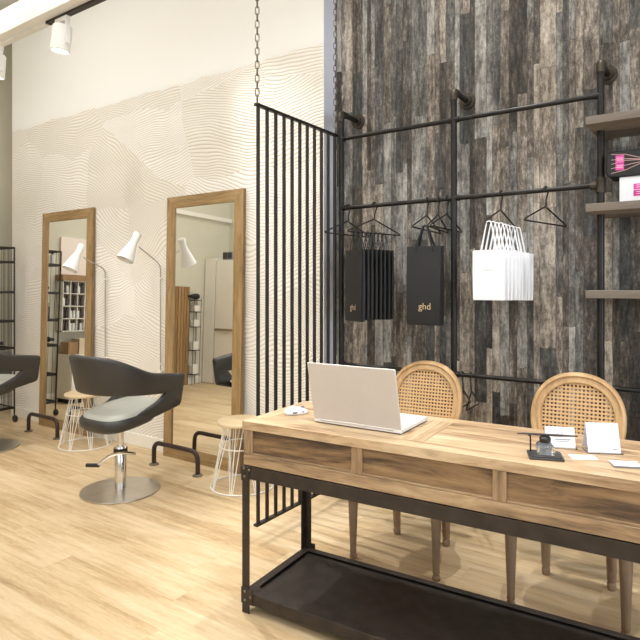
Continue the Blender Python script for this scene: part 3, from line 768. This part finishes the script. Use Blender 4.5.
# ------------------------------------------------------------------ hangers and carrier bags
def hanger_mesh():
    mb = MB(); r = .0042
    p = []
    for q in range(11):
        an = math.radians(-30+q*21); p.append((.0205*math.cos(an), 0, .0205*math.sin(an)))
    p = p[::-1]
    # hook from the left over the rail then down the neck
    hook = [(.0205*math.cos(math.radians(a_)), 0, .0205*math.sin(math.radians(a_))) for a_ in range(190, -61, -18)]
    neck = hook+[(0.002, 0, -.045), (0, 0, -.078)]
    mb.tube(neck, r, 8)
    body = round_path([(0, 0, -.078), (-.205, 0, -.160), (.205, 0, -.168), (.004, 0, -.084)], .03, n=6)
    mb.tube(body, r, 8)
    return mb
H0 = hanger_mesh().build('clothes_hanger', M['black_metal'])
H0['category'] = 'hanger'; H0['group'] = 'black wire hangers'
used = [False]
def hanger(x, z, phi, label, tilt=0):
    o = H0 if not used[0] else H0.copy()
    if used[0]: COL.objects.link(o)
    used[0] = True
    o['label'] = label; o.location = (x, PY, z-.0030); o.rotation_euler = (0, tilt, math.radians(90-phi)); return o
BX1 = -1.690
hanger(BX1, 1.80, 25, 'black wire hanger carrying the bundle of narrow black bags')
hanger(-1.875, 1.80, 14, 'black wire hanger nearest the bar screen, empty')
hanger(-1.353, 1.80, 0, 'black wire hanger carrying the single black bag')
hanger(-1.285, 1.80, -6, 'black wire hanger, empty, right beside the single black bag')
hanger(-1.235, 1.80, 4, 'black wire hanger, empty, against the middle pipe upright')
hanger(-.9375, 1.80, 7.5, 'black wire hanger carrying the white paper bags')
hanger(-.7126, 1.80, 17.5, 'black wire hanger, empty, to the right of the white bags')
hanger(-1.100, .838, -30, 'black wire hanger on the low rail behind the left cane chair, its corner in view', .28)
hanger(-1.145, .838, -30, 'black wire hanger on the low rail, almost hidden by the left cane chair', .28)

def bag_parts(t, W_, H_, D_, body, cord, cord_r, handle_h, txt=None):
    # t at centre of the top edge; face towards -y
    mb = MB(); w = W_/2; d = D_/2; wb = w*.97
    rs = []
    for z, ww, dd in ((0, w, d*.7), (-H_*.5, w*.995, d), (-H_*.96, wb, d), (-H_, wb*.985, d*.9)):
        rs.append([(-ww, -dd, z), (ww, -dd, z), (ww-min(.008, dd*.6), 0, z), (ww, dd, z), (-ww, dd, z), (-ww+min(.008, dd*.6), 0, z)])
    mb.rings(rs); mb.build('bag_body', body, t, sharp=20)
    for sy in (-1, 1):
        x1 = W_*.24
        p = round_path([(-x1, sy*(d*.7+.001), -.03), (-x1, sy*(d*.7+.001), .0), (-.010, 0, handle_h), (.010, 0, handle_h), (x1, sy*(d*.7+.001), 0), (x1, sy*(d*.7+.001), -.03)], .008, n=3)
        MB().tube(p, cord_r, 6).build('handle', cord, t)
    if txt:
        lettering(txt[0], txt[1], M[txt[2]], t, (txt[3], -d-.0012, txt[4]), ext=.0003, off=txt[5])
def bag(x, y, z, rz, label, group, *args, **kw):
    t = thing('paper_bag', label, 'bag', (x, y, z), rz, group)
    bag_parts(t, *args, **kw); return t
def hang_pos(x, phi, s, lift): # point above the hanger bar, s metres from its middle towards the wall
    f = math.radians(phi); return x+math.sin(f)*s, PY+math.cos(f)*s, 1.80-.003-.160-.008*(s+.205)/.41+.0042+lift
gb_ = 'narrow black paper bags on one hanger'
ph = 25
bx, by, bz = hang_pos(BX1, ph, -.140, .0024)
fb = bag(bx, by, bz-.112, -math.radians(ph+6), 'frontmost narrow black bag of the left bundle, gold letters on its face', gb_,
         .205, .415, .026, M['black_paper'], M['black_paper'], .0022, .112, txt=('ghd', .048, 'gold', 0, -.335, .0))
pb = None
for k in range(1, 8):
    bx, by, bz = hang_pos(BX1, ph, -.140+k*.030, .0024)
    lab = 'narrow black bag behind the lettered one in the left bundle'
    if pb is None:
        pb = bag(bx, by, bz-.112, -math.radians(ph+4), lab, gb_, .205, .405, .018, M['black_paper'], M['black_paper'], .0022, .112)
    else:
        again(pb, lab, (bx, by, bz-.112+random.uniform(0, .003)), -math.radians(ph+5+random.uniform(-1.5, 1.5)))
bx, by, bz = hang_pos(-1.353, 0, -.12, .0067)
bag(bx+.042, by, bz-.112, math.radians(2), 'single narrow black bag with gold letters, facing the room', None,
    .195, .425, .06, M['black_paper'], M['black_paper'], .0065, .112, txt=('ghd', .050, 'gold', .01, -.325, .0))
gw = 'white paper bags on one hanger'
bx, by, bz = hang_pos(-.9375, 7.5, -.175, .0028)
wbx = bag(bx+.016, by, bz-.144, -math.radians(2), 'frontmost white paper bag of the bunch with a faint line of print', gw,
          .162, .25, .018, M['white_paper'], M['white_paper'], .0026, .144)
MB().box(-.024, .024, -.0105, -.0098, -.1015, -.0990).build('print_line', M['ink'], wbx)
pw = None
for k in range(1, 9):
    bx, by, bz = hang_pos(-.9375, 7.5, -.175+k*.044, .0028)
    lab = 'white paper bag stacked behind the printed one'
    zz = bz-.144+random.uniform(0, .004); xx = bx+.016+random.uniform(-.003, .003)
    if pw is None: pw = bag(xx, by, zz, -math.radians(3), lab, gw, .162, .25, .018, M['white_paper'], M['white_paper'], .0026, .144)
    else: again(pw, lab, (xx, by, zz), -math.radians(4+random.uniform(-4, 6)))

# ------------------------------------------------------------------ desk
DR = math.radians(3.5)
desk = thing('reception_desk', 'long reclaimed wood desk with dark iron frame and lower iron shelf', 'desk', (-1.592, 1.757, 0), DR)
LX, DY, ZT = 1.55, .475, .774
Z0 = .596
# table top boards: border boards, cross boards and long planks
mb = MB(); tt = .034; zb_ = ZT-tt
mb.box(0, LX, 0, .075, zb_, ZT); mb.box(0, LX, DY-.06, DY, zb_, ZT)
segs = [(.062, .66), (.745, 1.49)]
for (x0, x1) in segs:
    cuts = [.0755, .145, .215, .275, .345, DY-.0605]
    for c0, c1 in zip(cuts, cuts[1:]):
        mb.box(x0, x1, c0+.0004, c1-.0004, zb_, ZT-.0005)
top = mb.build('tabletop', M['desk_top'], desk, bevel=.0012)
for (x0, x1) in ((0, .0615), (.6605, .702), (.7025, .7445), (1.4905, LX)):
    MB().box(x0+.0003, x1-.0003, .0755, DY-.0605, zb_, ZT-.0003).build('cross_board', M['desk_top_y'], desk, bevel=.0012)
# carcass front and back
for side, yb in (('front', 0.004), ('back', DY-.029)):
    mb = MB(); mb.box(.004, LX-.004, yb, yb+.025, Z0, Z0+.045)
    mb.build('lower_rail', M['desk_rail'], desk, bevel=.0025)
    for x0 in (.004, .497, 1.003, 1.502):
        MB().box(x0, x0+.043, yb+.0005, yb+.0245, Z0+.0455, zb_-.0005).build('stile', M['desk_stile'], desk, bevel=.002)
    for x0, x1 in ((.047, .497), (.540, 1.003), (1.046, 1.502)):
        p = MB().box(x0+.0005, x1-.0005, yb+.008, yb+.018, Z0+.0455, zb_-.0005).build('drawer_panel', M['desk_panel'], desk)
        MB().box(x0+.0005, x1-.0005, yb+.003, yb+.0078, Z0+.046, Z0+.054).build('moulding', M['desk_rail'], p, bevel=.001)
for x0 in (.0045, LX-.0295):
    MB().box(x0, x0+.025, .030, DY-.030, Z0+.001, zb_-.0005).build('end_panel', M['desk_rail'], desk, bevel=.002)
MB().box(.03, LX-.03, .03, DY-.03, Z0+.002, Z0+.012).build('bottom_board', M['desk_panel'], desk)
# iron frame: angle legs, rails, lower shelf
th = .005; wl = .036
for (cx, cy, sx, sy) in ((0, 0, 1, 1), (LX, 0, -1, 1), (0, DY, 1, -1), (LX, DY, -1, -1)):
    mb = MB()
    mb.box(min(cx, cx+sx*wl), max(cx, cx+sx*wl), min(cy, cy+sy*th), max(cy, cy+sy*th), 0, Z0-.002)
    mb.box(min(cx, cx+sx*th), max(cx, cx+sx*th), min(cy+sy*th, cy+sy*wl), max(cy+sy*th, cy+sy*wl), 0, Z0-.002)
    lg = mb.build('leg', M['iron'], desk, bevel=.0012)
    # corner plates with rivets
    yo = -.004*sy
    mb = MB(); mb.box(min(cx-sx*.002, cx+sx*.055), max(cx-sx*.002, cx+sx*.055), min(cy+yo, cy), max(cy+yo, cy), .040, .105)
    mb.build('corner_plate', M['iron'], lg, bevel=.001); mb = MB()
    mb.box(min(cx-sx*.002, cx+sx*.036), max(cx-sx*.002, cx+sx*.036), min(cy+yo, cy), max(cy+yo, cy), .535, Z0-.003)
    mb.build('corner_plate', M['iron'], lg, bevel=.001)
    mb = MB()
    for (dx, z) in ((.018, .055), (.018, .090), (.046, .072), (.014, .585), (.040, .582), (.016, .553)):
        mb.lathe([(.0055, 0), (.0055, .002), (.003, .0045), (.0001, .005)], (cx+sx*dx, cy+yo, z), 10, (0, -sy, 0))
    mb.build('rivet', M['rivet'], lg)
for yb, sy in ((0, 1), (DY, -1)):
    mb = MB(); mb.box(wl, LX-wl, min(yb, yb+sy*.005), max(yb, yb+sy*.005), .543, Z0-.002)
    mb.box(wl, LX-wl, min(yb+sy*.005, yb+sy*.04), max(yb+sy*.005, yb+sy*.04), Z0-.008, Z0-.003)
    mb.build('upper_rail', M['iron'], desk, bevel=.001)
for xb, sx in ((0, 1), (LX, -1)):
    mb = MB(); mb.box(min(xb, xb+sx*.005), max(xb, xb+sx*.005), wl, DY-wl, .543, Z0-.002)
    mb.build('upper_rail', M['iron'], desk, bevel=.001)
sh = MB(); sh.box(.006, LX-.006, .006, DY-.006, .066, .070)
shelf = sh.build('lower_shelf', M['iron'], desk)
mb = MB()
mb.box(wl, LX-wl, 0, .005, .040, .083); mb.box(wl, LX-wl, DY-.005, DY, .040, .083)
mb.box(0, .005, wl, DY-wl, .040, .083); mb.box(LX-.005, LX, wl, DY-wl, .040, .083)
mb.box(.005, LX-.005, .005, .062, .079, .083); mb.box(.005, LX-.005, DY-.030, DY-.005, .079, .083)
mb.box(.005, .036, .0625, DY-.0305, .079, .083); mb.box(LX-.036, LX-.005, .0625, DY-.0305, .079, .083)
mb.build('shelf_rim', M['iron'], shelf, bevel=.001)

# ------------------------------------------------------------------ things on the desk
def desk_pt(x, y): return (x, y, ZT)
lap = thing('laptop', 'open white laptop with its pale lid towards the viewer on the desk', 'laptop', (-1.339, 1.905, ZT), math.radians(2.2))
Wl, Dl = .380, .262
MB().box(0, Wl, .0, Dl, .003, .018).build('base', M['laptop_body'], lap, bevel=.003)
MB().box(.004, Wl-.004, .004, Dl-.004, .0, .003).build('rubber_feet', M['black_plastic'], lap)
mb = MB()
for r_ in range(5):
    for c_ in range(14): mb.box(.03+c_*.0228, .03+c_*.0228+.0195, .04+r_*.02, .04+r_*.02+.0165, .0181, .0195)
mb.build('keyboard', M['white_plastic'], lap)
MB().box(.135, .245, .165, .235, .0181, .0186).build('touchpad', M['laptop_lid'], lap)
lid = MB(); lid.box(0, Wl, -.004, .003, .0, .236)
lo = lid.build('lid', M['laptop_lid'], lap, (0, .004, .016), (math.radians(13), 0, 0), bevel=.003)
MB().box(.012, Wl-.012, .0031, .0042, .018, .226).build('screen', M['screen'], lo)
MB().tube([(.03, .004, .014), (Wl-.03, .004, .014)], .006, 10).build('hinge', M['laptop_lid'], lap)

ms = thing('computer_mouse', 'white wireless mouse on the desk corner left of the laptop', 'computer mouse', (-1.488, 1.987, ZT), math.radians(-28))
rs = []
for z, k in ((0, .93), (.006, 1), (.014, .98), (.022, .86), (.029, .62), (.033, .3), (.0338, .05)):
    ring = []
    for i in range(28):
        q = 2*PI*i/28
        ring.append((.033*k*math.cos(q)*(1+.08*math.sin(q)), .056*k*math.sin(q)-.006*(z/.034), z*(1-.22*max(0, math.sin(q)))))
    rs.append(ring)
MB().rings(rs).build('body', M['white_plastic'], ms, sharp=70)
MB().lathe([(.001, -.0035), (.008, -.0035), (.008, .0035), (.001, .0035)], (0, .028, .0245), 14, (1, 0, 0)).build('scroll_wheel', M['grey_plastic'], ms)
MB().box(.0255, .0315, -.03, .02, .006, .016).build('thumb_rest', M['grey_plastic'], ms, bevel=.002)

ink = thing('inkwell', 'square glass inkwell with pen on a dark base on the desk', 'inkwell', (-.458, 1.936, ZT), math.radians(20))
MB().box(-.052, .052, -.045, .045, 0, .007).build('base_plate', M['slate'], ink, bevel=.0015)
MB().box(-.045, .045, -.038, .038, .0072, .011).build('base_step', M['slate'], ink, bevel=.0015)
MB().rings([[(sx*k, sy*k, z) for sx, sy in ((-1, -1), (1, -1), (1, 1), (-1, 1))] for z, k in ((.0112, .027), (.036, .027), (.044, .020), (.047, .014))]).build('glass_well', M['glass'], ink, bevel=.003)
MB().lathe([(.001, .012), (.018, .012), (.018, .030), (.001, .030)], n=20).build('ink', M['ink'], ink)
MB().lathe([(.012, .047), (.017, .049), (.018, .060), (.013, .066), (.001, .068)], n=20).build('lid', M['black_plastic'], ink)
MB().tube(round_path([(-.043, .012, .011), (-.043, .012, .060), (-.052, .005, .068), (-.043, -.002, .064)], .01), .0025, 8).build('pen_hook', M['black_metal'], ink)
MB().tube([(-.085, .004, .069), (-.04, .0, .0705), (.03, -.004, .0715), (.095, -.010, .074)], [.0018, .0035, .0042, .0022], 8).build('pen', M['bottle_dark'], ink)

def stand_card(p0, p1, h, label, lean, txt):
    x0, y0 = p0; x1, y1 = p1; L = math.hypot(x1-x0, y1-y0); rz = math.atan2(y1-y0, x1-x0)
    t = thing('card_holder', label, 'card holder', (x0, y0, ZT), rz)
    mb = MB(); s_ = lean
    mb.add([(0, 0, .003), (L, 0, .003), (L, s_, h), (0, s_, h), (0, .002, .003), (L, .002, .003), (L, s_+.002, h), (0, s_+.002, h)],
           [(0,1,2,3),(7,6,5,4),(0,4,5,1),(1,5,6,2),(2,6,7,3),(3,7,4,0)])
    mb.build('card', M['white_paper'], t)
    MB().box(-.004, L+.004, -.010, .055, 0, .0028).build('foot', M['glass'], t)
    mb = MB(); mb.add([(0, s_+.003, h), (L, s_+.003, h), (L, s_+.035, .003), (0, s_+.035, .003), (0, s_+.005, h), (L, s_+.005, h), (L, s_+.037, .003), (0, s_+.037, .003)],
           [(0,1,2,3),(7,6,5,4),(0,4,5,1),(1,5,6,2),(2,6,7,3),(3,7,4,0)])
    mb.build('prop', M['white_paper'], t)
    ang = math.atan2(h, s_)
    for w_, sz, fx, fz in txt:
        o = (MB().tube([(w_*math.cos(2*PI*q/20), w_*math.sin(2*PI*q/20), 0) for q in range(20)], .0008, 6, closed=True) if sz == 0
             else MB().box(-w_, w_, -sz/2, sz/2, 0, .0004)).build('emblem' if sz == 0 else 'print_line', M['ink'], t)
        o.location = (L*fx, s_*fz-.0012, h*fz); o.rotation_euler = (ang, 0, 0)
    return t
stand_card((-.482, 2.050), (-.395, 2.085), .066, 'small white card with a round emblem standing behind the inkwell', .022, [(.008, 0, .5, .66), (.024, .003, .58, .42), (.018, .0015, .58, .33)])
stand_card((-.352, 2.062), (-.262, 2.108), .092, 'larger white card with small print standing right of the inkwell', .03, [(.026, .0010, .42, .75), (.026, .0010, .42, .62), (.022, .0010, .40, .50), (.007, .0035, .83, .14)])
def flat_card(c, sx, sy, rz, h, mat, label, cat='card'):
    o = MB().box(-sx/2, sx/2, -sy/2, sy/2, 0, h).build('card', mat, None, (c[0], c[1], ZT+.0003), (0, 0, rz), bevel=.0004)
    return tag(o, label, cat)
flat_card((-.356, 1.995), .078, .052, math.radians(27), .0012, M['white_paper'], 'white business card lying flat on the desk before the larger standing card')
t = thing('card_stack', 'small stack of pale grey cards near the front edge of the desk', 'cards', (-.234, 1.980, ZT+.0003), math.radians(24))
for i in range(4):
    MB().box(-.040, .040, -.026, .026, i*.0016, i*.0016+.0014).build('card', M['grey_plastic'] if i < 3 else M['white_paper'], t, rot=(0, 0, math.radians(1.5*(i-2))))

# ------------------------------------------------------------------ cane-back chairs
def cane_chair(loc, label, rz=0):
    t = thing('cane_back_chair', label, 'chair', loc, rz)
    # origin: centre of seat on the floor; front is -y
    def leg(x, y, r, lx=0, ly=0, turned=True):
        if turned:
            prof = [(.0001, 0), (.011, 0), (.014, .006), (.014, .020), (.010, .026), (.013, .034), (.0125, .05), (.021, .335), (.017, .345), (.024, .352), (.024, .362), (.018, .368), (.024, .376), (.024, .40), (.0001, .40)]
        else:
            prof = [(.0001, 0), (.012, 0), (.015, .01), (.015, .03), (.012, .036), (.015, .045), (.022, .33), (.024, .40), (.0001, .40)]
        mb = MB()
        n = 20
        rs_ = []
        for rr_, h in prof:
            rr_ *= 1.25
            k = 1-h/.40
            ring = []
            for q in range(n):
                an = 2*PI*q/n; fl = rr_*(1-.07*(q % 2)) if .05 <= h <= .336 else rr_
                ring.append((x+lx*k+fl*math.cos(an), y+ly*k+fl*math.sin(an), h))
            rs_.append(ring)
        mb.rings(rs_); mb.build('leg', M['leg_wood'], t, sharp=50)
    for sx in (-1, 1):
        leg(sx*.210, -.175, 1)
        leg(sx*.135, .165, 1, 0, .02, False)
    def plan(k, z, n=48):
        out = []
        for i in range(n):
            q = 2*PI*i/n; c_, s_ = math.cos(q), math.sin(q)
            xx = .245*math.copysign(abs(c_)**.75, c_); yy = .215*math.copysign(abs(s_)**.75, s_)
            xx *= (1-.22*max(0, yy/.215))
            out.append((xx*k, yy*k, z))
        return out
    MB().rings([plan(.96, .392), plan(.98, .396), plan(.98, .438), plan(.95, .442)]).build('seat_frame', M['chair_wood'], t, sharp=50)
    MB().rings([plan(.90, .440), plan(.92, .455), plan(.86, .475), plan(.6, .488), plan(.2, .492), plan(.02, .493)]).build('seat_cushion', M['linen'], t, sharp=60)
    # oval back, raked
    cz, A, B = .706, .202, .206
    def bp(x, z, off=0): return Vector((x-.016, .225+(z-.45)*.22+off, z))
    bt_ = MB(); K = 72
    secn = [(-.024, -.004), (-.021, -.011), (-.010, -.013), (-.003, -.007), (.004, -.008), (.010, -.017), (.019, -.015), (.0245, -.004), (.0245, .008), (.019, .014), (-.018, .014), (-.024, .008)]
    rs = []
    for i in range(K):
        q = 2*PI*i/K; c_, s_ = math.cos(q), math.sin(q)
        e = .92
        bx_ = math.copysign(abs(c_)**e, c_); bz_ = math.copysign(abs(s_)**e, s_)
        rs.append([bp((A-.022+u)*bx_, cz+(B-.022+u)*bz_, v_) for u, v_ in secn])
    bt_.rings(rs, closed=True); fr = bt_.build('back_frame', M['chair_wood'], t, sharp=50)
    # cane: two sets of strips forming square holes, with a filling diagonal hint
    mb = MB(); p_ = .0172; sw = .0041; ia, ib = A-.041, B-.041
    k = -int(ia/p_)
    for k in range(-int(ia/p_), int(ia/p_)+1):
        x_ = k*p_; hz = ib*math.sqrt(max(0, 1-(x_/ia)**2))
        if hz < .01: continue
        a_, b_ = cz-hz, cz+hz
        q0, q1, q2, q3 = bp(x_-sw, a_, .001), bp(x_+sw, a_, .001), bp(x_+sw, b_, .001), bp(x_-sw, b_, .001)
        mb.add([q0, q1, q2, q3, q0+Vector((0, .0016, 0)), q1+Vector((0, .0016, 0)), q2+Vector((0, .0016, 0)), q3+Vector((0, .0016, 0))], [(0,1,2,3),(7,6,5,4),(0,4,5,1),(1,5,6,2),(2,6,7,3),(3,7,4,0)])
    for k in range(-int(ib/p_), int(ib/p_)+1):
        z_ = cz+k*p_; hx = ia*math.sqrt(max(0, 1-((z_-cz)/ib)**2))
        if hx < .01: continue
        q0, q1, q2, q3 = bp(-hx, z_-sw, -.0008), bp(hx, z_-sw, -.0008), bp(hx, z_+sw, -.0008), bp(-hx, z_+sw, -.0008)
        mb.add([q0, q1, q2, q3, q0+Vector((0, .0016, 0)), q1+Vector((0, .0016, 0)), q2+Vector((0, .0016, 0)), q3+Vector((0, .0016, 0))], [(0,1,2,3),(7,6,5,4),(0,4,5,1),(1,5,6,2),(2,6,7,3),(3,7,4,0)])
    mb.build('cane_panel', M['cane'], t)
    for sx in (-1, 1):
        MB().tube([(sx*.135, .185, .39), (sx*.14, .215, .46), bp(sx*.115, .555)], [.018, .016, .015], 12).build('back_post', M['chair_wood'], t)
    return t
cane_chair((-1.265, 2.60, 0), 'round cane-back wooden chair behind the desk, left one next to the laptop', math.radians(3.5))
cane_chair((-.507, 2.60, 0), 'round cane-back wooden chair behind the desk, right one behind the standing cards', math.radians(3.5))
